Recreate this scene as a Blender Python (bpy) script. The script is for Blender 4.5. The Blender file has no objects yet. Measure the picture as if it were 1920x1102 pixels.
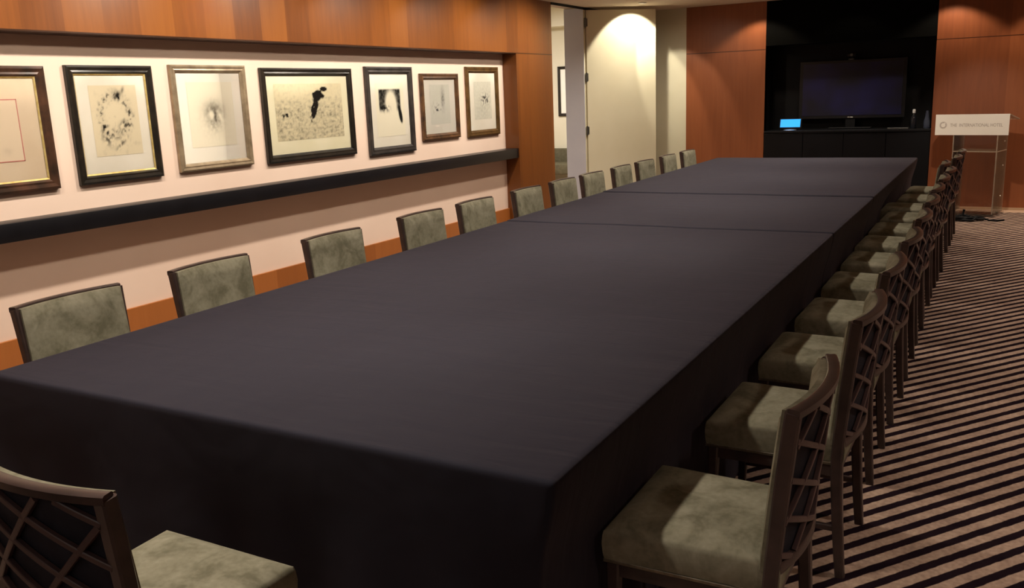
import bpy, bmesh, math, random
from mathutils import Vector, Matrix, noise
random.seed(7)
S = .85                      # survey units to metres
H0 = 1.88                    # floor below the eye, in survey units
def W(x, y, z): return Vector((x*S, y*S, (z+H0)*S))
scene = bpy.context.scene
COL = scene.collection

# ------------------------------------------------------------------ helpers
def prop(o, label=None, cat=None, group=None, kind=None):
    if label: o['label'] = label
    if cat: o['category'] = cat
    if group: o['group'] = group
    if kind: o['kind'] = kind
    return o

def empty(name, loc=(0, 0, 0), rz=0, label=None, cat=None, group=None, kind=None):
    o = bpy.data.objects.new(name, None)
    o.empty_display_size = .1
    o.location = loc
    o.rotation_euler = (0, 0, rz)
    COL.objects.link(o)
    return prop(o, label, cat, group, kind)

def obj(name, bm, mat, parent=None, smooth=None, **k):
    bmesh.ops.recalc_face_normals(bm, faces=bm.faces[:])
    me = bpy.data.meshes.new(name)
    bm.to_mesh(me); bm.free()
    for m in (mat if isinstance(mat, (list, tuple)) else [mat]):
        me.materials.append(m)
    if smooth is not None:
        me.polygons.foreach_set('use_smooth', [True]*len(me.polygons))
        try: me.set_sharp_from_angle(angle=math.radians(smooth))
        except Exception: pass
    o = bpy.data.objects.new(name, me)
    COL.objects.link(o)
    if parent: o.parent = parent
    return prop(o, **k)

def box(bm, x0, x1, y0, y1, z0, z1, bev=0, seg=2, M=None, mi=0):
    g = bmesh.ops.create_cube(bm, size=1)
    vs = g['verts']
    for v in vs:
        v.co = Vector(((x0+x1)/2+v.co.x*(x1-x0), (y0+y1)/2+v.co.y*(y1-y0), (z0+z1)/2+v.co.z*(z1-z0)))
    if bev:
        es = list({e for v in vs for e in v.link_edges})
        r = bmesh.ops.bevel(bm, geom=es, offset=bev, segments=seg, profile=.5, affect='EDGES')
        vs = list({v for f in r['faces'] for v in f.verts} | {v for v in vs if v.is_valid})
    if M is not None:
        for v in vs: v.co = M @ v.co
    if mi:
        for f in {f for v in vs for f in v.link_faces}: f.material_index = mi
    return vs

def B(*a, **k):
    bm = bmesh.new(); box(bm, *a, **k); return bm

def sweep(bm, pts, hw, hd, up=(0, 0, 1), cap=True, n=4):
    """bar with rectangular (n=4) or round section along pts; hw/hd half sizes, numbers or lists"""
    pts = [Vector(p) for p in pts]
    rings = []
    for i, p in enumerate(pts):
        t = (pts[min(i+1, len(pts)-1)]-pts[max(i-1, 0)]).normalized()
        u = Vector(up); s = t.cross(u)
        if s.length < 1e-4: s = t.cross(Vector((0, 1, 0)))
        s.normalize(); q = s.cross(t).normalized()
        a = hw[i] if isinstance(hw, (list, tuple)) else hw
        b = hd[i] if isinstance(hd, (list, tuple)) else hd
        ring = []
        if n == 4:
            c = .72
            for sx, sy in ((1, c), (c, 1), (-c, 1), (-1, c), (-1, -c), (-c, -1), (c, -1), (1, -c)):
                ring.append(bm.verts.new(p+s*a*sx+q*b*sy))
        else:
            for k in range(n):
                th = 2*math.pi*k/n
                ring.append(bm.verts.new(p+s*a*math.cos(th)+q*b*math.sin(th)))
        rings.append(ring)
    m = len(rings[0])
    for r0, r1 in zip(rings, rings[1:]):
        for k in range(m):
            bm.faces.new((r0[k], r0[(k+1) % m], r1[(k+1) % m], r1[k]))
    if cap:
        bm.faces.new(rings[0]); bm.faces.new(rings[-1])

def lathe(bm, prof, c=(0, 0, 0), n=20):
    rings = []
    for r, z in prof:
        rings.append([bm.verts.new((c[0]+r*math.cos(2*math.pi*k/n), c[1]+r*math.sin(2*math.pi*k/n), c[2]+z)) for k in range(n)])
    for r0, r1 in zip(rings, rings[1:]):
        for k in range(n):
            bm.faces.new((r0[k], r0[(k+1) % n], r1[(k+1) % n], r1[k]))
    bm.faces.new(rings[0]); bm.faces.new(rings[-1])

def copy_tree(o, parent=None):
    c = o.copy(); COL.objects.link(c)
    if parent: c.parent = parent
    for ch in o.children: copy_tree(ch, c)
    return c

# ------------------------------------------------------------------ materials
def srgb(r, g, b):
    f = lambda v: (v/255/12.92) if v/255 <= .04045 else ((v/255+.055)/1.055)**2.4
    return (f(r), f(g), f(b), 1)

class NT:
    def __init__(s, name):
        s.m = bpy.data.materials.new(name); s.m.use_nodes = True
        s.t = s.m.node_tree; s.n = s.t.nodes; s.b = s.n['Principled BSDF']; s.out = s.n['Material Output']
    def add(s, typ, **k):
        n = s.n.new(typ)
        for a, v in k.items():
            if a in n.inputs.keys() if isinstance(a, str) else False: n.inputs[a].default_value = v
            else: setattr(n, a, v)
        return n
    def link(s, a, b): s.t.links.new(a, b)
    def coord(s, scale=(1, 1, 1), rot=(0, 0, 0), loc=(0, 0, 0), gen='Object'):
        tc = s.n.new('ShaderNodeTexCoord'); mp = s.n.new('ShaderNodeMapping')
        mp.inputs['Scale'].default_value = scale; mp.inputs['Rotation'].default_value = rot; mp.inputs['Location'].default_value = loc
        s.link(tc.outputs[gen], mp.inputs[0]); return mp.outputs[0]
    def noise(s, v, scale, detail=3, rough=.5, dist=0):
        n = s.n.new('ShaderNodeTexNoise'); n.inputs['Scale'].default_value = scale; n.inputs['Detail'].default_value = detail
        n.inputs['Roughness'].default_value = rough; n.inputs['Distortion'].default_value = dist
        s.link(v, n.inputs['Vector']); return n.outputs['Fac']
    def ramp(s, f, stops, mode='LINEAR'):
        n = s.n.new('ShaderNodeValToRGB'); n.color_ramp.interpolation = mode
        e = n.color_ramp.elements
        while len(e) < len(stops): e.new(.5)
        for i, (p, c) in enumerate(stops): e[i].position = p; e[i].color = c
        s.link(f, n.inputs[0]); return n.outputs[0]
    def math(s, op, a, b=None, c=None):
        n = s.n.new('ShaderNodeMath'); n.operation = op
        for i, v in enumerate((a, b, c)):
            if v is None: continue
            if isinstance(v, (int, float)): n.inputs[i].default_value = v
            else: s.link(v, n.inputs[i])
        return n.outputs[0]
    def mix(s, f, a, b, typ='MIX'):
        n = s.n.new('ShaderNodeMix'); n.data_type = 'RGBA'; n.blend_type = typ
        for i, v in ((0, f), (6, a), (7, b)):
            if isinstance(v, (int, float)): n.inputs[i].default_value = v
            elif isinstance(v, tuple): n.inputs[i].default_value = v
            else: s.link(v, n.inputs[i])
        return n.outputs[2]
    def bump(s, h, strength=.2, dist=.01):
        n = s.n.new('ShaderNodeBump'); n.inputs['Strength'].default_value = strength; n.inputs['Distance'].default_value = dist
        s.link(h, n.inputs['Height']); s.link(n.outputs[0], s.b.inputs['Normal'])
    def base(s, c, rough=.6, metal=0, spec=.5):
        if isinstance(c, tuple): s.b.inputs['Base Color'].default_value = c
        else: s.link(c, s.b.inputs['Base Color'])
        s.b.inputs['Roughness'].default_value = rough; s.b.inputs['Metallic'].default_value = metal
        s.b.inputs['Specular IOR Level'].default_value = spec
        return s.m

def mottled(name, c1, c2, scale=6, rough=.6, metal=0, spec=.5, bump=0, detail=4):
    t = NT(name); v = t.coord(); f = t.noise(v, scale, detail)
    if bump: t.bump(t.noise(v, scale*12, 2), bump, .004)
    return t.base(t.ramp(f, [(.3, c1), (.7, c2)]), rough, metal, spec)

def wood(name, c1, c2, c3, axis, width, rough=.35, jz=None):
    """veneer boards of alternating tone laid side by side along `axis` (0 = x, 1 = y), grain vertical"""
    t = NT(name)
    tc = t.n.new('ShaderNodeTexCoord'); sp = t.n.new('ShaderNodeSeparateXYZ'); t.link(tc.outputs['Object'], sp.inputs[0])
    u = sp.outputs[axis]; z = sp.outputs[2]
    k = t.math('FLOOR', t.math('DIVIDE', u, width))
    wn = t.n.new('ShaderNodeTexWhiteNoise'); wn.noise_dimensions = '1D'; t.link(k, wn.inputs['W'])
    cb = t.n.new('ShaderNodeCombineXYZ')
    t.link(t.math('MULTIPLY', u, 14.), cb.inputs[0]); t.link(t.math('MULTIPLY', z, .9), cb.inputs[1]); t.link(t.math('MULTIPLY', k, 3.7), cb.inputs[2])
    g = t.noise(cb.outputs[0], 1.6, 6, .6, .6)
    cb2 = t.n.new('ShaderNodeCombineXYZ')
    t.link(t.math('MULTIPLY', u, 3.), cb2.inputs[0]); t.link(t.math('MULTIPLY', z, 1.2), cb2.inputs[1])
    g2 = t.noise(cb2.outputs[0], 1., 3)
    f = t.math('ADD', t.math('MULTIPLY', wn.outputs['Value'], .42), t.math('ADD', t.math('MULTIPLY', g, .42), t.math('MULTIPLY', g2, .16)))
    col = t.ramp(f, [(.25, c1), (.5, c2), (.8, c3)])
    if jz is not None:
        d = t.math('ABSOLUTE', t.math('SUBTRACT', z, jz))
        col = t.mix(t.math('LESS_THAN', d, .005), col, (c1[0]*.25, c1[1]*.25, c1[2]*.25, 1))
    t.bump(g, .05, .002)
    return t.base(col, rough)

M = {}
M['pink'] = mottled('pink_plaster', srgb(226, 200, 182), srgb(233, 209, 192), 1.2, .75, spec=.2)
M['white'] = mottled('white_paint', srgb(214, 206, 180), srgb(221, 214, 190), 2, .55, spec=.3)
M['lav'] = mottled('jamb_bluish_lit', srgb(200, 202, 216), srgb(210, 212, 224), 2, .5, spec=.3)  # bluish corridor light put into the jamb's white
M['ceil'] = mottled('ceiling_paint', srgb(205, 190, 170), srgb(212, 198, 180), 2, .9, spec=.1)
M['wood_y'] = wood('veneer_left', srgb(102, 56, 20), srgb(124, 71, 26), srgb(140, 84, 34), 1, .27, jz=2.062)
M['wood_x'] = wood('veneer_far', srgb(118, 64, 38), srgb(138, 78, 46), srgb(156, 92, 56), 0, .62, jz=2.062)
M['woodb'] = wood('veneer_base', srgb(146, 84, 36), srgb(158, 93, 42), srgb(168, 102, 50), 1, 1.3)
M['black'] = mottled('black_lacquer', srgb(8, 8, 11), srgb(13, 13, 17), 3, .42, spec=.25)
M['black2'] = mottled('black_matte', srgb(10, 10, 12), srgb(15, 15, 18), 3, .6, spec=.2)
M['fascia'] = mottled('black_fascia', srgb(6, 6, 6), srgb(9, 9, 8), 3, .9, spec=.05)
M['ledge'] = mottled('black_ledge', srgb(14, 14, 18), srgb(20, 20, 24), 8, .38, spec=.35)
M['steel'] = mottled('brushed_steel', srgb(100, 100, 98), srgb(120, 120, 116), 20, .35, .9)
M['chrome'] = mottled('pale_metal', srgb(190, 186, 176), srgb(205, 200, 190), 20, .3, .8)
M['beige'] = mottled('beige_wall', srgb(180, 150, 120), srgb(186, 156, 126), 2, .8, spec=.1)
M['olive'] = mottled('olive_upholstery', srgb(84, 78, 60), srgb(98, 92, 72), 20, .9, spec=.1)

# velvet: crushed pile, blotches of lighter and darker tone
t = NT('crushed_velvet')
v = t.coord()
oi = t.n.new('ShaderNodeObjectInfo')
cb = t.n.new('ShaderNodeVectorMath'); cb.operation = 'ADD'; t.link(v, cb.inputs[0])
m7 = t.math('MULTIPLY', oi.outputs['Random'], 23.); cc = t.n.new('ShaderNodeCombineXYZ'); t.link(m7, cc.inputs[0]); t.link(m7, cc.inputs[1]); t.link(cc.outputs[0], cb.inputs[1])
f1 = t.noise(cb.outputs[0], 9, 4, .55, .8); f2 = t.noise(cb.outputs[0], 60, 3)
f = t.math('ADD', t.math('MULTIPLY', f1, .75), t.math('MULTIPLY', f2, .25))
t.bump(f1, .25, .004)
t.b.inputs['Sheen Weight'].default_value = .25; t.b.inputs['Sheen Roughness'].default_value = .4
t.b.inputs['Sheen Tint'].default_value = srgb(200, 200, 170)
M['velvet'] = t.base(t.ramp(f, [(.36, srgb(114, 110, 91)), (.5, srgb(139, 135, 115)), (.66, srgb(159, 154, 134))]), .85, spec=.15)

M['frame'] = mottled('chair_wood', srgb(62, 50, 48), srgb(82, 66, 62), 14, .3, spec=.5)
M['lattice'] = mottled('lattice_wood', srgb(74, 56, 56), srgb(94, 74, 72), 14, .35, spec=.45)
M['panel'] = mottled('dark_back_fabric', srgb(40, 40, 48), srgb(50, 50, 60), 30, .75, spec=.2)
M['nail'] = mottled('brass_strip', srgb(120, 112, 98), srgb(150, 142, 124), 40, .35, .8)

# table linen
t = NT('navy_linen'); v = t.coord()
wv = t.noise(v, 420, 2); big = t.noise(t.coord(scale=(1, .35, 1)), 2.2, 3, .5, .1)
cr = t.noise(t.coord(scale=(1, 5, 1), rot=(0, 0, .5)), 2.2, 3, .5, .5)
mask = t.noise(v, .9, 2)
h = t.math('ADD', t.math('MULTIPLY', big, 1.), t.math('MULTIPLY', t.math('MULTIPLY', cr, mask), 1.4))
h = t.math('ADD', h, t.math('MULTIPLY', wv, .02))
t.bump(h, .5, .018)
t.b.inputs['Sheen Weight'].default_value = .2; t.b.inputs['Sheen Roughness'].default_value = .5
t.b.inputs['Sheen Tint'].default_value = srgb(190, 175, 185)
M['cloth'] = t.base(t.ramp(big, [(.35, srgb(36, 36, 47)), (.65, srgb(40, 40, 51))]), .85, spec=.15)

# carpet: diagonal dark stripes on pinkish beige
t = NT('striped_carpet')
tc = t.n.new('ShaderNodeTexCoord'); sp = t.n.new('ShaderNodeSeparateXYZ'); t.link(tc.outputs['Object'], sp.inputs[0])
th = math.radians(53.2); P = .0745
d = t.math('SUBTRACT', t.math('MULTIPLY', sp.outputs[1], math.cos(th)), t.math('MULTIPLY', sp.outputs[0], math.sin(th)))
wob = t.math('MULTIPLY', t.noise(tc.outputs['Object'], 26, 2), .008)
ph = t.math('FRACT', t.math('DIVIDE', t.math('ADD', d, wob), P))
tri = t.math('ABSOLUTE', t.math('SUBTRACT', ph, .5))
fleck = t.noise(tc.outputs['Object'], 55, 3); blot = t.noise(tc.outputs['Object'], 7, 4)
light = t.ramp(t.math('ADD', t.math('MULTIPLY', fleck, .5), t.math('MULTIPLY', blot, .5)), [(.36, srgb(150, 127, 113)), (.5, srgb(172, 147, 130)), (.64, srgb(190, 165, 145))])
dark = t.ramp(blot, [(.3, srgb(24, 14, 22)), (.7, srgb(36, 24, 30))])
stripe = t.ramp(tri, [(.205, (0, 0, 0, 1)), (.25, (1, 1, 1, 1))])
edge = t.math('GREATER_THAN', sp.outputs[1], 14.22*S)
t.bump(t.noise(tc.outputs['Object'], 300, 2), .4, .004)
M['carpet'] = t.base(t.mix(edge, t.mix(stripe, dark, light), srgb(190, 160, 135)), .95, spec=.05)

# gilt frame finishes
M['fr_black'] = mottled('ebony_frame', srgb(22, 20, 18), srgb(44, 38, 30), 18, .28, .1, .6)
M['fr_gilt'] = mottled('gilt_slip', srgb(196, 168, 96), srgb(226, 204, 140), 30, .35, .5)
M['fr_brown'] = mottled('walnut_frame', srgb(52, 36, 26), srgb(110, 78, 50), 12, .3, .1)
M['fr_silver'] = mottled('champagne_frame', srgb(128, 112, 90), srgb(168, 150, 122), 14, .35, .4)
M['fr_bronze'] = mottled('bronze_frame', srgb(78, 58, 32), srgb(120, 92, 54), 14, .3, .4)
M['fr_char'] = mottled('charcoal_frame', srgb(40, 38, 38), srgb(70, 64, 60), 14, .3, .2)
M['fr_red'] = mottled('tortoise_frame', srgb(36, 30, 24), srgb(92, 62, 46), 9, .3, .2)
M['mat'] = mottled('mat_board', srgb(238, 232, 216), srgb(243, 238, 224), 5, .9, spec=.1)
M['mat_warm'] = mottled('mat_board_warm', srgb(220, 200, 172), srgb(226, 208, 182), 5, .9, spec=.1)
M['mat_cream'] = mottled('mat_board_cream', srgb(236, 230, 198), srgb(242, 236, 208), 5, .9, spec=.1)

def glassy(name, tint, gloss=.06, alpha=None, rough=.03):
    t = NT(name)
    tr = t.n.new('ShaderNodeBsdfTransparent'); tr.inputs[0].default_value = tint
    gl = t.n.new('ShaderNodeBsdfGlossy'); gl.inputs['Roughness'].default_value = rough
    mx = t.n.new('ShaderNodeMixShader')
    fr = t.n.new('ShaderNodeFresnel'); fr.inputs[0].default_value = 1.45
    t.link(t.math('MULTIPLY', fr.outputs[0], gloss/.04), mx.inputs[0]) if gloss < .04 else t.link(fr.outputs[0], mx.inputs[0])
    t.link(tr.outputs[0], mx.inputs[1]); t.link(gl.outputs[0], mx.inputs[2])
    last = mx.outputs[0]
    if alpha:
        df = t.n.new('ShaderNodeBsdfDiffuse'); df.inputs[0].default_value = alpha[1]
        m2 = t.n.new('ShaderNodeMixShader'); m2.inputs[0].default_value = alpha[0]
        t.link(last, m2.inputs[1]); t.link(df.outputs[0], m2.inputs[2]); last = m2.outputs[0]
    t.link(last, t.out.inputs['Surface'])
    return t.m
M['pane'] = glassy('picture_glass', (1, 1, 1, 1), .02)
M['acrylic'] = glassy('clear_acrylic', (1, 1, 1, 1), .05, (.02, srgb(210, 190, 170)))
M['acrylic2'] = glassy('clear_acrylic_side', (1, 1, 1, 1), .05, (.09, srgb(210, 190, 160)))
M['acrylic_edge'] = glassy('acrylic_polished_edge', (1, 1, 1, 1), .05, (.36, srgb(220, 195, 170)))
M['glass'] = glassy('tumbler_glass', (.9, .92, .97, 1), .05, (.12, srgb(150, 160, 190)))

def emit(name, c, s):
    t = NT(name); t.base(c, .4)
    t.b.inputs['Emission Color'].default_value = c; t.b.inputs['Emission Strength'].default_value = s
    return t.m
M['screen_blue'] = emit('blue_lit_screen', srgb(30, 150, 245), 1.1)
M['lamp'] = emit('lamp_lens', srgb(255, 238, 205), 12)
M['print_att'] = None
t = NT('ink_print'); a = t.n.new('ShaderNodeVertexColor'); a.layer_name = 'ink'
t.m.name = 'ink_print'; M['print'] = t.base(a.outputs[0], .85, spec=.1)
t = NT('tv_glass'); v = t.coord(gen='Object')
M['tvscreen'] = t.base(t.ramp(t.noise(v, 2.2, 2), [(.35, srgb(28, 28, 40)), (.6, srgb(32, 32, 72))]), .3, spec=.4)  # bluish reflection on the dark screen put into its colour
M['signw'] = mottled('sign_board', srgb(250, 242, 230), srgb(252, 245, 234), 5, .6, spec=.2)
M['signt'] = mottled('sign_grey_ink', srgb(176, 162, 150), srgb(186, 172, 160), 5, .7, spec=.1)

# ------------------------------------------------------------------ room
XF, XB, YF = -5.77, -5.98, 14.5      # left wall face, niche back, far wall (survey units)
ZC = 1.27
fx, bx_, fy, zc = XF*S, XB*S, YF*S, (ZC+H0)*S
R_X, BK_Y = 4.2, -3.2
def struct(name, bm, mat, parent=None, **k):
    return obj(name, bm, mat, parent, kind=None if parent else 'structure', **k)

bm = bmesh.new(); box(bm, -9.8, R_X+.15, BK_Y-.15, 15.4, -.12, 0)
struct('floor', bm, M['carpet'])
bm = bmesh.new(); box(bm, fx, R_X+.15, BK_Y-.15, fy, zc, zc+.15)
struct('ceiling', bm, M['ceil'])

# left wall: wood face with a long picture niche, then a full-height doorway, then white wall
Y0, Y1, Y2, Y3 = .9, 10.73*S, 11.82*S, 12.95*S    # niche start, niche end, doorway start, doorway end
zs = .541*S+H0*S                                   # niche head
wall = empty('wall_left', kind='structure')
bm = bmesh.new()
box(bm, fx-.27, fx, BK_Y-.15, Y0, 0, zc)           # panel before the niche
box(bm, fx-.27, fx, Y1, Y2, 0, zc)                 # pillar
box(bm, fx-.27, fx, Y0, Y1, zs, zc)                # fascia above the niche
struct('wood_panelling', bm, M['wood_y'], wall)
bm = bmesh.new(); box(bm, fx-.27, bx_, Y0, Y1, 0, zs-.0); 
struct('niche_back', bm, M['pink'], wall)
bm = B(fx-.27, fx, Y3, fy, 0, zc)
struct('white_section', bm, M['white'], wall)
bm = bmesh.new(); box(bm, fx-.275, fx+.0, Y3-.012, Y3, 0, zc-.01)
struct('door_jamb', bm, M['lav'], wall)
bm = bmesh.new(); box(bm, bx_, bx_+.022, Y0, Y1, 0, (H0-1.532)*S, .003)
struct('baseboard_left', bm, M['woodb'])
# black strip standing in for the shade of the ceiling gap above the white walls
struct('gap_shade_1', B(fx, fx+.012, Y2, fy, zc-.03, zc), M['black2'])

# black display ledge along the niche
lz1, lz0 = (H0-.708)*S, (H0-.836)*S
lx = -5.78*S
bm = B(bx_, lx, Y0, Y1-.002, lz0, lz1, .006)
lg = obj('wall_ledge', bm, M['ledge'], smooth=40)
prop(lg, 'long black lacquered picture ledge running along the pink wall under the frames', 'ledge')

# far wall
XW, XN0, XN1 = -4.63*S, -3.35*S, -.925*S
ND = .42
far = empty('wall_far', kind='structure')
struct('white_section', B(fx, XW, fy, fy+.12, 0, zc), M['white'], far)
bm = bmesh.new(); box(bm, XW, XN0, fy-.012, fy+.12, 0, zc); box(bm, XN1, R_X, fy-.012, fy+.12, 0, zc)
struct('wood_panelling', bm, M['wood_x'], far)
zn1 = (.60+H0)*S
struct('niche_fascia', B(XN0, XN1, fy-.006, fy+.12, zn1, zc), M['fascia'], far)
bm = bmesh.new()
box(bm, XN0-.1, XN0, fy+.0, fy+ND, 0, zc); box(bm, XN1, XN1+.1, fy, fy+ND, 0, zc); box(bm, XN0, XN1, fy+ND, fy+ND+.1, 0, zc)
box(bm, XN0, XN1, fy+.12, fy+ND, zn1, zn1+.05)
struct('niche_lining', bm, M['black2'], far)
struct('baseboard_far', B(XN1+.01, R_X, fy-.022, fy-.012, 0, .03), M['beige'])

struct('wall_right', B(R_X, R_X+.15, BK_Y, fy, 0, zc), M['beige'])
struct('wall_back', B(fx, R_X, BK_Y-.15, BK_Y, 0, zc), M['beige'])

# corridor beyond the doorway
cy = 17*S
cor = empty('wall_corridor', kind='structure')
struct('far_end', B(-9.8, fx-.27, cy, cy+.1, 0, 3.1), M['white'], cor)
struct('side_walls', B(-9.8, -9.7, Y2-1.5, cy, 0, 3.1), M['white'], cor)
struct('near_end', B(-9.8, fx-.27, Y2-1.6, Y2-1.5, 0, 3.1), M['white'], cor)
struct('bulkhead', B(-9.7, fx-.27, cy-.35, cy, (1.31+H0)*S, 3.1), M['white'], cor)
struct('return_wall', B(fx-.27, fx-.17, fy, cy, 0, 3.1), M['white'], cor)
bm = bmesh.new(); box(bm, -9.8, fx-.27, Y2-1.6, cy+.1, 3.1, 3.2); box(bm, fx-.27, fx, Y2-.1, Y3+.1, zc, zc+.1)
struct('corridor_ceiling', bm, M['ceil'], None)

# ------------------------------------------------------------------ door leaf
ang = math.radians(49)
hinge = W(XF, 12.97, -H0)
dr = empty('door_1', (hinge.x+.012, hinge.y+.01, 0), math.pi/2-ang, kind='structure')
L = 1.15*S
struct('door_leaf', B(.012, L, -.002, .045, .012, zc-.035, .002), M['white'], dr)
for zz in (1.048, .228, -.589, -1.4):
    h = bmesh.new(); z = (zz+H0)*S
    lathe(h, [(.004, -.062), (.013, -.058), (.013, .058), (.004, .062)], (-.0, -.014, z), 12)
    box(h, -.0, .03, -.006, -.0021, z-.05, z+.05)
    struct('hinge', h, M['steel'], dr, smooth=40)

# ------------------------------------------------------------------ pictures
def paint(W_, H_, nx, nz, fn):
    bm = bmesh.new(); lay = bm.loops.layers.float_color.new('ink')
    g = [[bm.verts.new((0, (i/nx-.5)*W_, (j/nz-.5)*H_)) for j in range(nz+1)] for i in range(nx+1)]
    col = {}
    for i in range(nx+1):
        for j in range(nz+1): col[g[i][j]] = fn(i/nx*2-1, j/nz*2-1)
    for i in range(nx):
        for j in range(nz):
            f = bm.faces.new((g[i][j], g[i+1][j], g[i+1][j+1], g[i][j+1]))
            for l in f.loops: l[lay] = col[l.vert]
    return bm
def nz_(x, y, s, sd): return noise.fractal(Vector((x*s+sd*7.3, y*s-sd*3.1, sd)), 1., 2., 4)*.5+.5
def blob(x, y, cx, cy_, rx, ry, rot=0):
    c, s_ = math.cos(rot), math.sin(rot); dx, dy = x-cx, y-cy_
    u, v_ = (dx*c+dy*s_)/rx, (-dx*s_+dy*c)/ry
    return math.exp(-(u*u+v_*v_))
def sm(a, b, x):
    x = max(0, min(1, (x-a)/(b-a))); return x*x*(3-2*x)
def lerp(a, b, f): return tuple(a[i]+(b[i]-a[i])*f for i in range(3))+(1,)
def mk(paper, ink, dens):
    def fn(x, y):
        return lerp(paper, ink, max(0, min(1, dens(x, y))))
    return fn
PA = srgb(232, 220, 190); PB = srgb(236, 228, 204); PC = srgb(232, 222, 188); PD = srgb(230, 228, 212); PE = srgb(242, 236, 214)
INK = srgb(30, 28, 26); GR = srgb(96, 92, 80)
def d1(x, y):      # thin red rule with a little black figure
    r = 0
    return .9*blob(x, y, -.2, .42, .10, .09) + .25*blob(x, y, .55, -.68, .12, .12)*nz_(x, y, 6, 1)
def d2(x, y):
    n = nz_(x, y, 3.2, 2); n2 = nz_(x, y, 8, 3)
    ring = math.exp(-((math.hypot((x)/.62, (y-.15)/.55)-1)/.22)**2)
    return (1.1*blob(x, y, .18, .72, .14, .08, .5)+.7*blob(x, y, .42, .86, .05, .1, -.5)+.9*ring*sm(.5, .75, n2)+.25*ring*n
            + .9*blob(x, y, -.45, -.5, .16, .22, .6)*sm(.35, .6, n2)+.8*blob(x, y, .12, -.66, .34, .07, .62)*sm(.3, .6, n2)+.7*blob(x, y, .28, -.1, .22, .1, .5)*sm(.4, .6, n2)
            + .35*sm(.62, .8, n)*blob(x, y, 0, 0, .9, .9))
def d3(x, y):
    n = nz_(x, y, 9, 5)
    eye = .95*blob(x, y, .08, .12, .42, .3)*(.55+.6*n)+.75*blob(x, y, .1, -.22, .3, .3)*n
    hl = blob(x, y, -.04, -.02, .11, .13)+blob(x, y, .36, -.1, .07, .2, .5)*.8
    return eye*(1-min(1, 1.5*hl))+.16*blob(x, y, 0, -.3, .8, .5)*n
def d4(x, y):
    n = nz_(x, y, 5, 7); n2 = nz_(x*1.5, y, 9, 8); low = 1-sm(.0, .7, y)
    k = 1.6*sm(.3, .5, blob(x, y, .24, .55, .26, .2, .6)*(n+.3))+1.5*sm(.25, .5, blob(x, y, .12, .08, .10, .42, -.25)*(n2+.3))+1.2*sm(.3, .6, blob(x, y, .44, .8, .12, .09))
    k += .36*sm(.42, .85, n2)*(.3+.7*low)*(.4+n)+.22*low*n+.14*sm(.3, .7, nz_(x, y, 12, 9))*low+.9*sm(.4, .7, blob(x, y, -.72, -.1, .12, .08)*2*n2)
    return k
def d5(x, y):
    n = nz_(x, y, 8, 11)
    arch = (1-sm(.72, .8, abs(x+.02)))*sm(-.15, .1, y)*(1-sm(.74, .8, y))
    hole = sm(.25, .8, 1.5*blob(x, y, .05, .1, .42, .62))
    tail = sm(.35, .6, blob(x, y, .7, -.22, .14, .38, .25))
    return arch*(1-hole)*(.75+.4*n)+tail+.8*blob(x, y, -.3, .05, .25, .13)*sm(.4, .6, n)
def d6(x, y):
    n = nz_(x, y, 8, 13)
    return .55*blob(x, y, .3, .3, .16, .5)*(.4+n)+.9*sm(.3, .6, blob(x, y, -.3, -.28, .1, .07))+.7*sm(.55, .75, n)*blob(x, y, -.3, -.15, .4, .25)+.08*n
def d7(x, y):
    n = nz_(x, y, 7, 17)
    return .9*blob(x, y, .2, .1, .42, .26)*sm(.42, .68, n)+.8*sm(.4, .7, blob(x, y, .52, -.02, .1, .16))+.14*n+.2*blob(x, y, 0, -.5, .8, .4)*n
PICS = [ # y0, y1, z0, z1, frame w, frame mat, slip mat, mat board, print rel (x0,x1,z0,z1), paper, ink fn, label
 (2.60, 3.405, 1.151, 1.872, .060, 'fr_red', 'fr_gilt', 'mat_warm', (.18, .82, .19, .80), srgb(230, 212, 186), d1, 'tortoiseshell framed print with a thin red border line, first on the wall'),
 (3.545, 4.177, 1.151, 1.880, .052, 'fr_black', 'fr_gilt', 'mat', (.17, .86, .17, .90), PA, d2, 'black and gilt framed tall print of a broken ring of ink blots'),
 (4.328, 5.025, 1.158, 1.890, .045, 'fr_silver', 'fr_silver', 'mat', (.14, .86, .17, .90), PB, d3, 'champagne framed tall print of a soft grey eye-like smudge'),
 (5.184, 6.280, 1.145, 1.876, .052, 'fr_black', 'fr_black', 'mat_cream', (.08, .92, .17, .90), PC, d4, 'wide black framed print of ink splashes, broadest picture on the wall'),
 (6.476, 7.198, 1.109, 1.898, .058, 'fr_char', 'fr_char', 'mat', (.13, .87, .14, .88), PE, d5, 'charcoal framed print of a black arch with a hanging dark streak'),
 (7.338, 8.026, 1.190, 1.838, .050, 'fr_brown', 'fr_brown', 'mat', (.18, .82, .17, .91), PD, d6, 'small walnut brown framed pale print with one grey vertical smear'),
 (8.190, 8.876, 1.176, 1.910, .055, 'fr_bronze', 'fr_bronze', 'mat', (.18, .84, .19, .85), PD, d7, 'bronze framed pale print with faint grey scribble, last before the wood pillar'),
]
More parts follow.
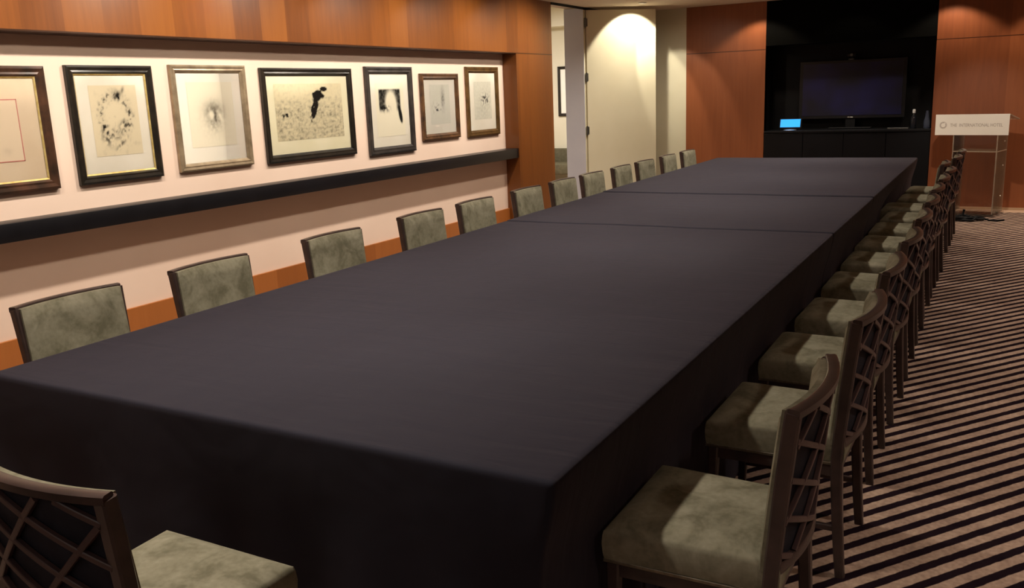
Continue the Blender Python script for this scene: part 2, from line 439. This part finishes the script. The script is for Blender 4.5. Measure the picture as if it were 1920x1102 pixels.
def framed(y0, y1, z0, z1, fw, fm, sm_, mb, pr, paper, fn, label, X, nrm=1, group='framed prints along the pink wall', extra=None):
    w, h = y1-y0, z1-z0; D = .032
    e = empty('framed_print', (X, (y0+y1)/2, (z0+z1)/2), 0, label, 'picture', group)
    bm = bmesh.new()   # moulding: mitred profile around the rectangle
    prof = [(0, .002), (0, D*.8), (fw*.25, D), (fw*.6, D*.86), (fw*.8, D*.95), (fw, D*.6), (fw, .004)]
    rings = []
    for ins, dx in prof:
        a, b = w/2-ins, h/2-ins
        rings.append([bm.verts.new((dx, sy*a, sz*b)) for sy, sz in ((-1, -1), (1, -1), (1, 1), (-1, 1))])
    rings.append(rings[0])
    for r0, r1 in zip(rings, rings[1:]):
        for k in range(4): bm.faces.new((r0[k], r0[(k+1) % 4], r1[(k+1) % 4], r1[k]))
    obj('frame', bm, M[fm], e)
    s0 = fw; s1 = fw+.010
    bm = bmesh.new()
    rings = [[bm.verts.new((dx, sy*(w/2-i_), sz*(h/2-i_))) for sy, sz in ((-1, -1), (1, -1), (1, 1), (-1, 1))] for i_, dx in ((s0+.0005, .010), (s0+.0005, D*.62), (s1, .012))]
    for r0, r1 in zip(rings, rings[1:]):
        for k in range(4): bm.faces.new((r0[k], r0[(k+1) % 4], r1[(k+1) % 4], r1[k]))
    obj('slip', bm, M[sm_], e, label='gold inner slip' if sm_ == 'fr_gilt' else None)
    a, b = w/2-fw*.9, h/2-fw*.9
    obj('mat_board', B(.003, .0085, -a, a, -b, b), M[mb], e)
    ow, oh = w-2*s1, h-2*s1
    px0, px1, pz0, pz1 = [(-ow/2+pr[0]*ow), (-ow/2+pr[1]*ow), (-oh/2+pr[2]*oh), (-oh/2+pr[3]*oh)]
    nx = int((px1-px0)/.0075); nzz = int((pz1-pz0)/.0075)
    pm = paint(px1-px0, pz1-pz0, nx, nzz, mk(paper, INK if fn not in (d3,) else GR, fn))
    p = obj('print', pm, M['print'], e)
    p.location = (.0098, (px0+px1)/2, (pz0+pz1)/2)
    if extra: extra(e, px0, px1, pz0, pz1)
    gl = bmesh.new(); vs = [gl.verts.new((.0125, y_, z_)) for y_, z_ in ((-a, -b), (a, -b), (a, b), (-a, b))]; gl.faces.new(vs)
    obj('glass', gl, M['pane'], e)
    return e
M['redline'] = mottled('red_rule_ink', srgb(196, 110, 104), srgb(206, 128, 118), 8, .9)
def redrule(e, x0, x1, z0, z1):
    bm = bmesh.new(); t_ = .005
    box(bm, .0100, .0104, x0, x1, z0, z0+t_); box(bm, .0100, .0104, x0, x1, z1-t_, z1)
    box(bm, .0100, .0104, x0, x0+t_, z0, z1); box(bm, .0100, .0104, x1-t_, x1, z0, z1)
    obj('border_line', bm, M['redline'], e, label='thin red border line')
for i, p in enumerate(PICS):
    kk = 5.955/5.9; e_ = H0*S
    p = (p[0]*kk, p[1]*kk, e_+(p[2]-e_)*kk, e_+(p[3]-e_)*kk)+p[4:]
    framed(*p, X=bx_+.001, extra=redrule if i == 0 else None)
# corridor picture
c0 = W(-8.17, 17, -.467); 
e = framed(-.30, .30, (-.467+H0)*S, (.539+H0)*S, .04, 'fr_black', 'fr_black', 'mat', (.3, .7, .3, .7), PD, d7,
           'black framed picture hanging on the corridor wall beyond the doorway', X=0, group=None)
e.location = (c0.x+.30, cy-.001, e.location.z); e.rotation_euler = (0, 0, -math.pi/2)

# corridor bench
bz = lambda z: (z+H0)*S
cb_ = empty('corridor_bench', (-6.95, cy-.45, 0), 0, 'olive upholstered bench with low back in the corridor beyond the doorway', 'bench')
obj('seat', B(-.65, .65, -.28, .26, .24, .42, .03), M['olive'], cb_, smooth=40)
obj('backrest', B(-.65, .65, .26, .36, .30, bz(-1.119), .03), M['olive'], cb_, smooth=40)
for sx in (-1, 1):
    for sy in (-.22, .30):
        bm = bmesh.new(); sweep(bm, [(sx*.58, sy, 0), (sx*.58, sy, .24)], [.016, .022], [.016, .022]); obj('leg', bm, M['frame'], cb_)

# ------------------------------------------------------------------ downlights
def downlight(x, y, label, grp):
    e = empty('ceiling_downlight', (x, y, zc), 0, label, 'downlight', grp)
    bm = bmesh.new(); n = 24
    prof = [(.030, -.001), (.034, -.012), (.048, -.010), (.052, -.001)]
    rings = [[bm.verts.new((r*math.cos(2*math.pi*k/n), r*math.sin(2*math.pi*k/n), z)) for k in range(n)] for r, z in prof]
    rings.append(rings[0])
    for a, b in zip(rings, rings[1:]):
        for k in range(n): bm.faces.new((a[k], a[(k+1) % n], b[(k+1) % n], b[k]))
    obj('trim_ring', bm, M['chrome'], e, smooth=40)
    bm = bmesh.new(); lathe(bm, [(.0295, -.003), (.0295, -.006)], n=20)
    obj('lens', bm, M['lamp'], e)

def spot(x, y, z, tgt, power, ang, blend=.6, size=.03, col=(1, .80, .56)):
    l = bpy.data.lights.new('spot_lamp', 'SPOT'); l.energy = power; l.spot_size = math.radians(ang); l.spot_blend = blend
    l.shadow_soft_size = size; l.color = col
    o = bpy.data.objects.new('spot_lamp', l); COL.objects.link(o); o.location = (x, y, z)
    d = Vector(tgt)-Vector((x, y, z)); o.rotation_euler = d.to_track_quat('-Z', 'Y').to_euler()
    return o
zl = zc-.02
WARM = (1, .88, .74)
for i in range(7):                      # two rows above the table
    y = -.5+i*2.0; q = .02 if i == 0 else (1.15 if i == 1 else 1)
    spot(-2.25*S, y, zl, (-2.25*S, y, 0), 115*q, 106, .8, .05, WARM)
    spot(-3.25*S, y+1.0, zl, (-3.2*S, y+1.0, 0), 75*q, 106, .8, .05, WARM)
for i in range(6):                      # unseen fill row added to brighten the niche wall
    y = 1.2+i*1.7
    spot(-3.95*S, y, zl, (bx_, y, .6), 64, 110, .9, .08, (1, .85, .68))
for i in range(8):                      # wall washers along the picture niche
    y = .8+i*1.2
    spot(-4.75*S, y, zl, (bx_, y, 1.15), 96, 125, .8, .04, (1, .89, .76))
for x, w in ((-3.39, 32), (-2.05, 2.5), (-.72, 34), (.68, 34), (2.1, 34)):   # far wall washers
    spot(x*S, (YF-.45)*S, zl, (x*S, (YF-.2)*S, 0), w, 112, .35, .03, (1, .82, .60))
spot(-4.85*S, 13.05*S, zl, (-4.85*S-.42, 13.05*S+.48, zl-.76), 56, 84, .18, .02, (1, .90, .70))     # over the door leaf
spot(-4.83*S, 13.1*S, zl, (-4.76*S, 14.5*S, zl-1.36), 46, 52, .3, .02, (1, .90, .72))  # second spot added to light the wall beside the leaf
spot(-4.3*S, 12.3*S, zl, (-4.5*S, 13.6*S, .6), 60, 120, .8, .05, (1, .86, .66))  # extra fill spot added near the door
for y in (1.0, 3.2, 5.4, 7.6, 9.8, 11.2):        # aisle row, the farthest one added to brighten the lectern sign
    spot(1.4, y, zl, (1.4, y, 0), 132, 108, .8, .06, (1, .82, .68))
spot(-.5, 9.6, zl, (-.25, 11.7, 1.05), 150, 42, .7, .04, (1, .88, .72))      # unseen spot added to brighten the lectern sign
ar = bpy.data.lights.new('corridor_lamp', 'AREA'); ar.energy = 150; ar.size = 1.2; ar.color = (1, .95, .92)
o = bpy.data.objects.new('corridor_lamp', ar); COL.objects.link(o); o.location = (-6.6, 11.9, 3.0)
ar = bpy.data.lights.new('fill_lamp', 'AREA'); ar.energy = 12; ar.size = 2.5; ar.color = (1, .92, .85)  # unseen soft fill added behind the camera to lift the chair backs
o = bpy.data.objects.new('fill_lamp', ar); COL.objects.link(o); o.location = (-1.0, -1.8, zc-.05)
downlight(-2.83*S, 14.05*S, 'small bright ceiling downlight above the black television niche', None)
downlight(-4.85*S, 13.05*S, 'ceiling downlight close above the open white door leaf', None)

w = bpy.data.worlds.new('World'); scene.world = w; w.use_nodes = True
w.node_tree.nodes['Background'].inputs[0].default_value = (.9, .8, .7, 1)
w.node_tree.nodes['Background'].inputs[1].default_value = .05

# ------------------------------------------------------------------ tables and cloths
TY0, TY1 = 1.925, 12.65
XL0, XL1, XR0, XR1 = -3.47, -3.58, -.968, -.943
SEAM = [TY0, 6.25, 8.316, TY1]
def tl(y): f = (y/S-TY0)/(TY1-TY0); return (XL0+(XL1-XL0)*f)*S
def tr_(y): f = (y/S-TY0)/(TY1-TY0); return (XR0+(XR1-XR0)*f)*S
TZ = .75
def grid(bm, o, u, v_, nu, nv):
    """even grid with denser rows near the borders"""
    def pos(n, ln):
        k = [0, .004, .009, .015, .022, .032]
        a = [q for q in k]; b = [ln-q for q in reversed(k)]
        mid = [.032+(ln-.064)*i/n for i in range(1, n)]
        return [q/ln for q in a+mid+b]
    pu, pv = pos(nu, u.length), pos(nv, v_.length)
    g = [[bm.verts.new(o+u*a+v_*b) for b in pv] for a in pu]
    for i in range(len(pu)-1):
        for j in range(len(pv)-1): bm.faces.new((g[i][j], g[i+1][j], g[i+1][j+1], g[i][j+1]))
def cloth(ya, yb, front, label, zt):
    bm = bmesh.new(); V = Vector; L_ = yb-ya
    ny = max(10, int(L_/.05)); nx = 44
    grid(bm, V((0, ya, zt)), V((1, 0, 0)), V((0, L_, 0)), nx, ny)
    grid(bm, V((0, ya, 0)), V((0, L_, 0)), V((0, 0, zt)), ny, 14)
    grid(bm, V((1, ya, 0)), V((0, L_, 0)), V((0, 0, zt)), ny, 14)
    grid(bm, V((0, ya, 0)), V((1, 0, 0)), V((0, 0, zt)), nx, 14)
    grid(bm, V((0, yb, 0)), V((1, 0, 0)), V((0, 0, zt)), nx, 14)
    Wd = 2.1
    for v in bm.verts:      # spread x in a metre-wide frame first so that rounding is even
        v.co.x *= Wd
    # regrid border spacing for x (grid used unit length 1): fine enough
    bmesh.ops.remove_doubles(bm, verts=bm.verts[:], dist=.0008)
    r = .014
    for v in bm.verts:
        c = v.co
        q = V((min(max(c.x, r), Wd-r), min(max(c.y, ya+r), yb-r), min(c.z, zt-r)))
        d_ = c-q
        if d_.length > 1e-6: c = q+d_.normalized()*min(r, d_.length if d_.length < r else r)
        x, y, z = c
        L0, R0 = tl(y), tr_(y)
        drop = zt-z
        fr = front and y < ya+r*1.2
        nzv = noise.noise(V((x*1.3, y*2.2, 3)))
        k = sm(.03, .5, drop)
        dr_ = dl_ = 0
        if drop > r:
            dr_ = -.050*sm(0, .3, drop)+.007*math.sin(y*7+2*nzv)*k+.005*math.sin(y*23)*k*k
            dr_ -= .10*math.exp(-((y-10.1*S)/.34)**2)*sm(.1, .26, drop)     # pressed back by a chair pushed well in
            fl_ = sm(ya+.03, ya+.17, y) if front else 1
            dl_ = (-2.70-L0)*sm(.05, .2, drop)*fl_-.085*k*(1-fl_)          # chairs are pushed under on this side
        X = L0+dl_+(R0+dr_-L0-dl_)*x/Wd
        if fr and drop > r:
            y += .012*k + .009*math.sin(X*6+2*nzv)*k + .004*math.sin(X*19)*k*k
        if drop < r*1.01 and not fr:
            e_ = min(1, min(x, Wd-x)/.2)
            z += e_*(.0022*noise.noise(V((X*1.7, y*1.1, 0)))+.0016*noise.noise(V((X*5+y*3, y*1.6, 7))))
        v.co = V((X, y, max(z, .002)))
    o = obj('tablecloth', bm, M['cloth'], smooth=50)
    prop(o, label, 'tablecloth', None)
    return o
g_ = .004
cloth(SEAM[0]*S, SEAM[1]*S-g_, True, 'dark navy cloth over the nearest and longest section of the long table', TZ)
cloth(SEAM[1]*S+g_, SEAM[2]*S-g_, False, 'dark navy cloth over the short middle section of the long table', TZ+.003)
cloth(SEAM[2]*S+g_, SEAM[3]*S, False, 'dark navy cloth over the farthest section of the long table', TZ+.009)

# ------------------------------------------------------------------ chair (local: +y is the front, origin on the floor)
def stile_y(z):      # rear edge of the back leg / stile
    if z < .42: return -.205-.025*(1-z/.42)**1.5
    return -.205-.045*((z-.42)/.464)**1.2
def back_bow(u):     # u -1..1 across; rearwards bow
    return -.032*(1-u*u)
def back_pt(u, z, off=0, hw=.222):
    return Vector((u*hw, stile_y(z)+back_bow(u)+off, z))
def make_chair():
    e = empty('dining_chair', (0, 0, 0), 0, 'x', 'chair')
    # seat cushion
    bm = bmesh.new(); n = 22; m = 22
    def rim(u, v_):   # square to rounded, slightly wider at the front
        x = u*(.218+.008*v_); y = .010+v_*.222
        return x, y
    rings = []
    top, bot = .503, .405
    vsT = {}; 
    def prof(a):      # a 0..1 distance from the rim
        return 0
    for side in (1, -1):
        for i in range(n+1):
            for j in range(m+1):
                u, v_ = i/n*2-1, j/m*2-1
                su = math.copysign(1-(1-abs(u))**1.5, u) if side else u
                sv = math.copysign(1-(1-abs(v_))**1.5, v_)
                x, y = rim(su, sv)
                ed = min(1-abs(su), 1-abs(sv))
                if side == 1:
                    z = top-.018+.018*(1-(1-min(1, ed/.35))**3)+.004*noise.noise(Vector((x*9, y*9, 1)))*min(1, ed/.2)
                else: z = bot
                cr = .02
                vsT[(side, i, j)] = bm.verts.new((x, y, z))
    for side in (1, -1):
        for i in range(n):
            for j in range(m):
                bm.faces.new([vsT[(side, i, j)], vsT[(side, i+1, j)], vsT[(side, i+1, j+1)], vsT[(side, i, j+1)]])
    border = [(i, 0) for i in range(n)]+[(n, j) for j in range(m)]+[(i, m) for i in range(n, 0, -1)]+[(0, j) for j in range(m, 0, -1)]
    prev = [vsT[(1, i, j)] for i, j in border]
    for fz, bulge in ((.85, 1.012), (.55, 1.02), (.2, 1.012), (0, None)):
        if bulge is None: cur = [vsT[(-1, i, j)] for i, j in border]
        else: cur = [bm.verts.new((p.co.x*bulge, (vsT[(-1, *ij)].co.y)*bulge, bot+(top-.018-bot)*fz)) for p, ij in zip([vsT[(-1, *ij)] for ij in border], border)]
        for k in range(len(border)):
            bm.faces.new((prev[k], prev[(k+1) % len(border)], cur[(k+1) % len(border)], cur[k]))
        prev = cur
    obj('seat', bm, M['velvet'], e, smooth=55)
    # thin pale strip at the lower edge of the seat
    bm = bmesh.new()
    sweep(bm, [(-.214, -.19, .399), (-.222, .232, .399), (.222, .232, .399), (.214, -.19, .399)], .004, .005)
    obj('seat_trim', bm, M['nail'], e, label='thin pale metal strip')
    bm = bmesh.new()
    box(bm, -.205, .205, .205, .222, .352, .394, .002); box(bm, -.205, .205, -.200, -.184, .352, .394, .002)
    box(bm, -.211, -.195, -.19, .21, .352, .394, .002); box(bm, .195, .211, -.19, .21, .352, .394, .002)
    obj('seat_frame', bm, M['frame'], e)
    for sx in (-1, 1):
        bm = bmesh.new()
        sweep(bm, [(sx*.206, .222, 0), (sx*.204, .215, .2), (sx*.203, .212, .394)], [.0125, .015, .018], [.0125, .015, .018], up=(0, 1, 0))
        obj('leg', bm, M['frame'], e, smooth=40)
        bm = bmesh.new()
        zs_ = [0, .1, .2, .3, .36, .42, .5, .6, .7, .8, .876]
        xo = lambda z: sx*(.205+.017*max(0, (z-.4)/.484))
        sweep(bm, [(xo(z), stile_y(z)+.012, z) for z in zs_], [.013+.005*min(1, z/.3) for z in zs_], [.015+.003*min(1, z/.35) for z in zs_], up=(0, 1, 0))
        obj('leg', bm, M['frame'], e, smooth=40)
        bm = bmesh.new()
        sweep(bm, [(sx*.203, .212, .17), (sx*.204, -.198, .17)], .008, .010); obj('stretcher', bm, M['frame'], e)
    # top rail
    N = 14
    bm = bmesh.new(); us = [(-1+2*i/N) for i in range(N+1)]
    sweep(bm, [back_pt(u*1.06, .876, .006) for u in us], .015, .011); obj('top_rail', bm, M['frame'], e, smooth=45)
    bm = bmesh.new()
    sweep(bm, [back_pt(u, .47, .004, .205) for u in us], .012, .016); obj('lower_rail', bm, M['frame'], e, smooth=45)
    # panels
    def curved(name, off0, off1, z0, z1, mat, hw, puff=0):
        bm = bmesh.new(); nu, nz2 = 18, 14; G = {}
        for s_ in (0, 1):
            for i in range(nu+1):
                for j in range(nz2+1):
                    u = -1+2*i/nu; w_ = j/nz2; z = z0+(z1-z0)*w_
                    ed = min(1, min(1-abs(u), 1-abs(2*w_-1))/.16)
                    off = off0 if s_ == 0 else off1-puff*(1-ed)**2
                    G[(s_, i, j)] = bm.verts.new(back_pt(u, z, off, hw))
        for s_ in (0, 1):
            for i in range(nu):
                for j in range(nz2):
                    bm.faces.new([G[(s_, i, j)], G[(s_, i+1, j)], G[(s_, i+1, j+1)], G[(s_, i, j+1)]])
        bd = [(i, 0) for i in range(nu)]+[(nu, j) for j in range(nz2)]+[(i, nz2) for i in range(nu, 0, -1)]+[(0, j) for j in range(nz2, 0, -1)]
        for k in range(len(bd)):
            a, b = bd[k], bd[(k+1) % len(bd)]
            bm.faces.new((G[(0, *a)], G[(0, *b)], G[(1, *b)], G[(1, *a)]))
        return obj(name, bm, mat, e, smooth=50)
    curved('back_panel', .010, .016, .475, .872, M['panel'], .212)
    curved('backrest', .017, .055, .462, .878, M['velvet'], .219, .016)
    # lattice bars over the back panel
    bm = bmesh.new()
    def clipline(p, q):
        pts = []
        for i in range(41):
            f_ = i/40; u = p[0]+(q[0]-p[0])*f_; z = p[1]+(q[1]-p[1])*f_
            if abs(u) <= .96 and .478 <= z <= .862: pts.append((u, z))
        if len(pts) > 2: sweep(bm, [back_pt(u, z, .002) for u, z in pts], .0075, .006, up=(0, 1, 0))
    hw = .222
    for k in range(-3, 8):
        z0 = .52+k*.098       # gently falling bars
        clipline((-1, z0+.19), (1, z0))
    for k in range(-6, 8):
        x0 = k*.19+.02
        clipline(((x0-.5)/hw, .32), ((x0+.1)/hw, .92))
    obj('lattice', bm, M['lattice'], e)
    return e

ORD = ['first', 'second', 'third', 'fourth', 'fifth', 'sixth', 'seventh', 'eighth', 'ninth', 'tenth', 'eleventh', 'twelfth']
proto = make_chair()
LY = [2.545, 3.415, 4.45, 5.47, 6.27, 7.19, 7.96, 8.68, 9.52, 10.28, 11.15, 11.98]
RY = [2.55, 3.56, 4.47, 5.33, 6.19, 7.03, 7.83, 8.62, 9.38, 10.12, 10.95, 11.82]
RX = [-.008, .012, .005, .01, .005, 0, -.01, -.01, 0, -.07, -.005, .0]
RR = [0, 0, 0, 0, 0, 0, 0, 0, 0, 0, 0, 0]
seatd = .270
first = True
def place(x, y, rz, label, group):
    global first
    c = proto if first else copy_tree(proto)
    first = False
    c.location = (x, y, 0); c.rotation_euler = (0, 0, rz)
    c['label'] = label
    if group: c['group'] = group
    elif 'group' in c: del c['group']
    return c
for i, y in enumerate(RY):
    place(-.595+RX[i], y*S, math.pi/2+math.radians(random.uniform(-1, 1)),
          f'olive velvet chair with lattice back, {ORD[i]} from the camera along the open aisle side', 'chairs on the open aisle side of the table')
for i, y in enumerate(LY):
    place(-3.83*S+.25+.004, y*S, -math.pi/2+math.radians(random.uniform(-1, 1)),
          f'olive velvet chair back above the cloth, {ORD[i]} from the camera on the picture wall side', 'chairs on the picture wall side of the table')
place(-1.98*S, 1.12*S+.272, 0, 'lattice-back chair with pale olive seat standing alone at the near end of the table', None)

# ------------------------------------------------------------------ black niche furniture
yb = fy+ND
def far_at(x, z, y): k = (y/S)/14.4; return x*k*S, (z*k+H0)*S
zt_ = (-.712+H0)*S
cr = empty('credenza', ((XN0+XN1)/2, fy+.16, 0), 0, 'long black lacquered credenza filling the bottom of the black niche', 'credenza')
hwid = (XN1-XN0)/2-.004
obj('carcass', B(-hwid, hwid, -.16, .25, .06, zt_-.03, .003), M['black'], cr)
obj('worktop', B(-hwid, hwid, -.19, .255, zt_-.03, zt_, .004), M['black'], cr)
obj('plinth', B(-hwid+.03, hwid-.03, -.12, .23, 0, .06), M['black2'], cr)
for k in range(4):
    w4 = 2*hwid/4
    d_ = obj('door', B(-hwid+k*w4+.004, -hwid+(k+1)*w4-.004, -.178, -.161, .07, zt_-.04, .002), M['black'], cr)
    obj('handle', B(-hwid+(k+(.9 if k % 2 == 0 else .1))*w4-.006, -hwid+(k+(.9 if k % 2 == 0 else .1))*w4+.006, -.188, -.178, .40, .56, .002), M['black2'], d_)
# television
ty = yb-.10
x0, z1 = far_at(-2.80, .325, ty); x1, _ = far_at(-1.285, .3, ty); _, z0 = far_at(0, -.535, ty)
tv = empty('television', ((x0+x1)/2, ty, zt_), 0, 'large switched-off flat television standing in the black niche', 'television')
a = (x1-x0)/2; za, zb = z0-zt_, z1-zt_
bm = bmesh.new(); bw = .045
box(bm, -a, a, 0, .05, za, zb, .004)
obj('casing', bm, mottled('tv_bezel', srgb(20, 20, 22), srgb(24, 24, 27), 3, .35, spec=.4), tv)
obj('screen', B(-a+bw, a-bw, -.004, -.0005, za+bw*.9, zb-bw*.8), M['tvscreen'], tv)
obj('maker_badge', B(-.035, .035, -.006, -.0005, za+.010, za+.020, .002), M['chrome'], tv, label='small silver badge')
bm = bmesh.new(); box(bm, -.06, .06, .01, .04, .02, za+.02); box(bm, -.27, .27, -.06, .09, 0, .02, .008)
obj('stand', bm, M['black2'], tv)
# camera on the television
vc = empty('conference_camera', (far_at(-2.06, 0, ty)[0], ty+.022, z1), 0, 'small dark video camera perched on top of the television', 'camera')
bm = bmesh.new(); lathe(bm, [(.045, 0), (.05, .012), (.04, .03), (.02, .036)], n=20); obj('base', bm, M['steel'], vc, smooth=40)
bm = bmesh.new(); box(bm, -.055, .055, -.035, .035, .037, .085, .012); obj('head', bm, M['black'], vc, smooth=40)
bm = bmesh.new(); lathe(bm, [(.018, 0), (.018, .012)], n=16)
o = obj('lens', bm, M['steel'], vc); o.location = (0, -.034, .061); o.rotation_euler = (math.pi/2, 0, 0)
# touch panel
yp = fy+.05
xp, _ = far_at(-2.925, 0, yp)
tp = empty('touch_panel', (xp, yp, zt_), 0, 'small tabletop control panel with a glowing blue screen on the black credenza', 'control panel')
bm = bmesh.new(); lathe(bm, [(.085, 0), (.09, .006), (.07, .014), (.03, .018)], n=24); obj('base', bm, M['chrome'], tp, smooth=40)
Mt = Matrix.Translation((0, 0, .03)) @ Matrix.Rotation(math.radians(-18), 4, 'X')
obj('casing', B(-.145, .145, -.008, .008, 0, .13, .004, M=Mt), M['black2'], tp)
obj('screen', B(-.130, .130, -.0105, -.0085, .012, .120, M=Mt), M['screen_blue'], tp)
# small things on the credenza
xk, _ = far_at(-1.36, 0, yp)
rk = empty('keyboard', (xk, yp, zt_), math.radians(-6), 'small dark keyboard lying on the black credenza below the television', 'keyboard')
obj('body', B(-.125, .125, -.05, .05, 0, .018, .004), M['steel'], rk)
bm = bmesh.new()
for r_ in range(4):
    for c_ in range(11): box(bm, -.115+c_*.0212, -.115+c_*.0212+.017, -.042+r_*.022, -.042+r_*.022+.017, .0185, .0225)
obj('keys', bm, M['black'], rk)
xq, _ = far_at(-1.165, 0, yp)
bt = empty('water_bottle', (xq, yp+.05, zt_), 0, 'small dark water bottle with a white cap standing on the black credenza', 'bottle')
bm = bmesh.new(); lathe(bm, [(.03, 0), (.034, .006), (.034, .12), (.026, .15), (.014, .175), (.014, .195)], n=20); obj('body', bm, mottled('dark_bottle', srgb(26, 28, 34), srgb(36, 38, 46), 9, .15), bt, smooth=40)
bm = bmesh.new(); lathe(bm, [(.0165, .192), (.0175, .197), (.0175, .235), (.013, .24)], n=16); obj('cap', bm, mottled('white_cap', srgb(225, 225, 228), srgb(235, 235, 238), 9, .4), bt, smooth=40, label='white cap')
xg, _ = far_at(-.985, 0, yp)
gl = empty('glass_carafe', (xg, yp+.02, zt_), 0, 'clear glass carafe at the edge of the black credenza by the wood panel', 'carafe')
bm = bmesh.new(); lathe(bm, [(.028, 0), (.034, .01), (.036, .09), (.026, .13), (.018, .16), (.022, .19)], n=24); obj('body', bm, M['glass'], gl, smooth=40)
bm = bmesh.new(); lathe(bm, [(.010, .191), (.016, .205), (.010, .22)], n=16); obj('stopper', bm, M['glass'], gl, smooth=40)

# ------------------------------------------------------------------ acrylic lectern
th_ = math.radians(-14)
lc = empty('lectern', ((-.315)*S, 14.0*S, 0), th_, 'clear acrylic lectern with a white lettered sign beside the wood wall', 'lectern')
zT, zB = (-.49+H0)*S, (-.77+H0)*S
hw_ = .395
# local: +x along the sign, -y towards the table and camera
obj('sign', B(-hw_, hw_, -.235, -.228, zB, zT, .001), M['signw'], lc, label='white sign with a ring emblem and grey capitals')
zm = (zT+zB)/2-.004
def text_mesh(body, size, x, z, parent, mat, xs=1, align='LEFT'):
    cu = bpy.data.curves.new('lettering', 'FONT'); cu.body = body; cu.size = size; cu.extrude = .0004; cu.align_x = align; cu.resolution_u = 3
    o = bpy.data.objects.new('lettering', cu); COL.objects.link(o)
    bpy.context.view_layer.update()
    me = bpy.data.meshes.new_from_object(o.evaluated_get(bpy.context.evaluated_depsgraph_get()))
    bpy.data.objects.remove(o)
    me.materials.clear(); me.materials.append(mat)
    m_ = bpy.data.objects.new('lettering', me); COL.objects.link(m_); m_.parent = parent
    m_.rotation_euler = (math.pi/2, 0, 0); m_.scale = (xs, 1, 1); m_.location = (x, -.2362, z)
    return m_
sg = [c for c in lc.children if c.name.startswith('sign')][0]
tm = text_mesh('THE  INTERNATIONAL HOTEL', .052, -hw_+.165, zm-.018, sg, M['signt'])
bpy.context.view_layer.update()
tm.scale = (.56/max(.01, tm.dimensions.x), 1, 1)
bm = bmesh.new()
n = 28
for ri, ro, k0 in ((.026, .034, n), (.038, .041, n)):
    for k in range(k0):
        a0, a1 = 2*math.pi*k/n, 2*math.pi*(k+1)/n
        if ri < .03 and k in (3, 4): continue
        p = [(-hw_+.088+r_*math.cos(q), -.2358, zm+r_*math.sin(q)) for r_, q in ((ri, a0), (ro, a0), (ro, a1), (ri, a1))]
        bm.faces.new([bm.verts.new(c_) for c_ in p])
obj('emblem', bm, M['signt'], sg)
# body: front panel, two sides, shelf, sloping reading surface, base
bz0 = .03
obj('front_panel', B(-.18, .28, -.224, -.214, bz0, zB+.06), M['acrylic'], lc)
obj('side_panel', B(.28, .29, -.224, .18, bz0, zB+.06), M['acrylic2'], lc)
obj('side_panel', B(-.19, -.18, -.224, .18, bz0, zB+.06), M['acrylic'], lc)
obj('shelf', B(-.178, .278, -.21, .17, (-1.0+H0)*S, (-1.0+H0)*S+.012), M['acrylic2'], lc)
bm = bmesh.new()
for x_, y_ in ((-.1845, -.2245), (.2855, -.2245), (.2855, .1755), (-.1845, .1755)):
    box(bm, x_-.006, x_+.006, y_-.004, y_+.004, bz0, zB+.06)
box(bm, -.18, .28, -.229, -.2255, (-1.0+H0)*S, (-1.0+H0)*S+.012)
box(bm, .2905, .295, -.21, .17, (-1.0+H0)*S, (-1.0+H0)*S+.012)
obj('polished_edges', bm, M['acrylic_edge'], lc)
bm = bmesh.new()
Mr = Matrix.Translation((0, -.227, zT-.004)) @ Matrix.Rotation(math.radians(-9), 4, 'X')
box(bm, -hw_, hw_, 0, .42, -.008, 0, M=Mr)
obj('reading_surface', bm, M['acrylic'], lc)
bm = bmesh.new()
box(bm, hw_-.003, hw_+.004, 0, .42, -.010, .003, M=Mr); box(bm, -hw_, hw_, .415, .424, -.010, .003, M=Mr)
obj('surface_edge', bm, M['acrylic_edge'], lc)
obj('base_plate', B(-.25, .31, -.24, .20, 0, .03, .004), M['acrylic'], lc)
bm = bmesh.new()
for k in range(3):
    z_ = .35+k*.27
    lathe(bm, [(.009, 0), (.009, .006)], (0, 0, 0), 10)
bm.free()
for z_ in (.22, .58, .86):
    bm = bmesh.new(); lathe(bm, [(.010, 0), (.007, .006)], n=12)
    o = obj('fixing_screw', bm, M['chrome'], lc, smooth=40); o.location = (.2905, .06, z_); o.rotation_euler = (0, math.pi/2, 0)

# coil of black cable on the floor in front of the lectern
cc_ = W(-.42, 13.3, -H0)
cbm = bmesh.new(); pts = []
for k in range(150):
    a_ = k/150*2*math.pi*5
    rr = .10+.035*math.sin(k*.37)+.015*math.sin(k*1.3)
    pts.append((rr*1.7*math.cos(a_), rr*.9*math.sin(a_), .012+.030*(k/150)+.008*math.sin(k*.9)))
pts += [(.22, .02, .03), (.30, -.03, .012), (.38, .0, .010), (.44, .05, .010)]
sweep(cbm, pts, .011, .011, n=8)
ca = obj('cable_coil', cbm, M['black2'], smooth=50)
ca.location = (cc_.x, cc_.y, 0)
prop(ca, 'tangled black cable coiled on the carpet in front of the acrylic lectern', 'cable')
bm = bmesh.new(); sweep(bm, [(.02, -.02, .05), (.03, 0, .10), (.035, .0, .125)], [.012, .012, .016], [.012, .012, .016], n=10)
obj('plug', bm, M['black2'], ca, smooth=50)

# ------------------------------------------------------------------ camera
r = Vector((0.87719182, 0.47862807, -0.0380748)); u = Vector((-0.0726255, 0.21065224, 0.97485956)); f = Vector((-0.47461569, 0.85237363, -0.21954302))
cam = bpy.data.cameras.new('Camera'); cam.sensor_width = 36; cam.lens = 1654.0363/1920*36; cam.clip_start = .05
co = bpy.data.objects.new('Camera', cam); COL.objects.link(co)
m = Matrix((r, u, -f)).transposed().to_4x4(); m.translation = Vector((0, 0, H0*S))
co.matrix_world = m
scene.camera = co
scene.view_settings.view_transform = 'Standard'
scene.view_settings.look = 'None'
scene.view_settings.exposure = 0
scene.view_settings.gamma = 1
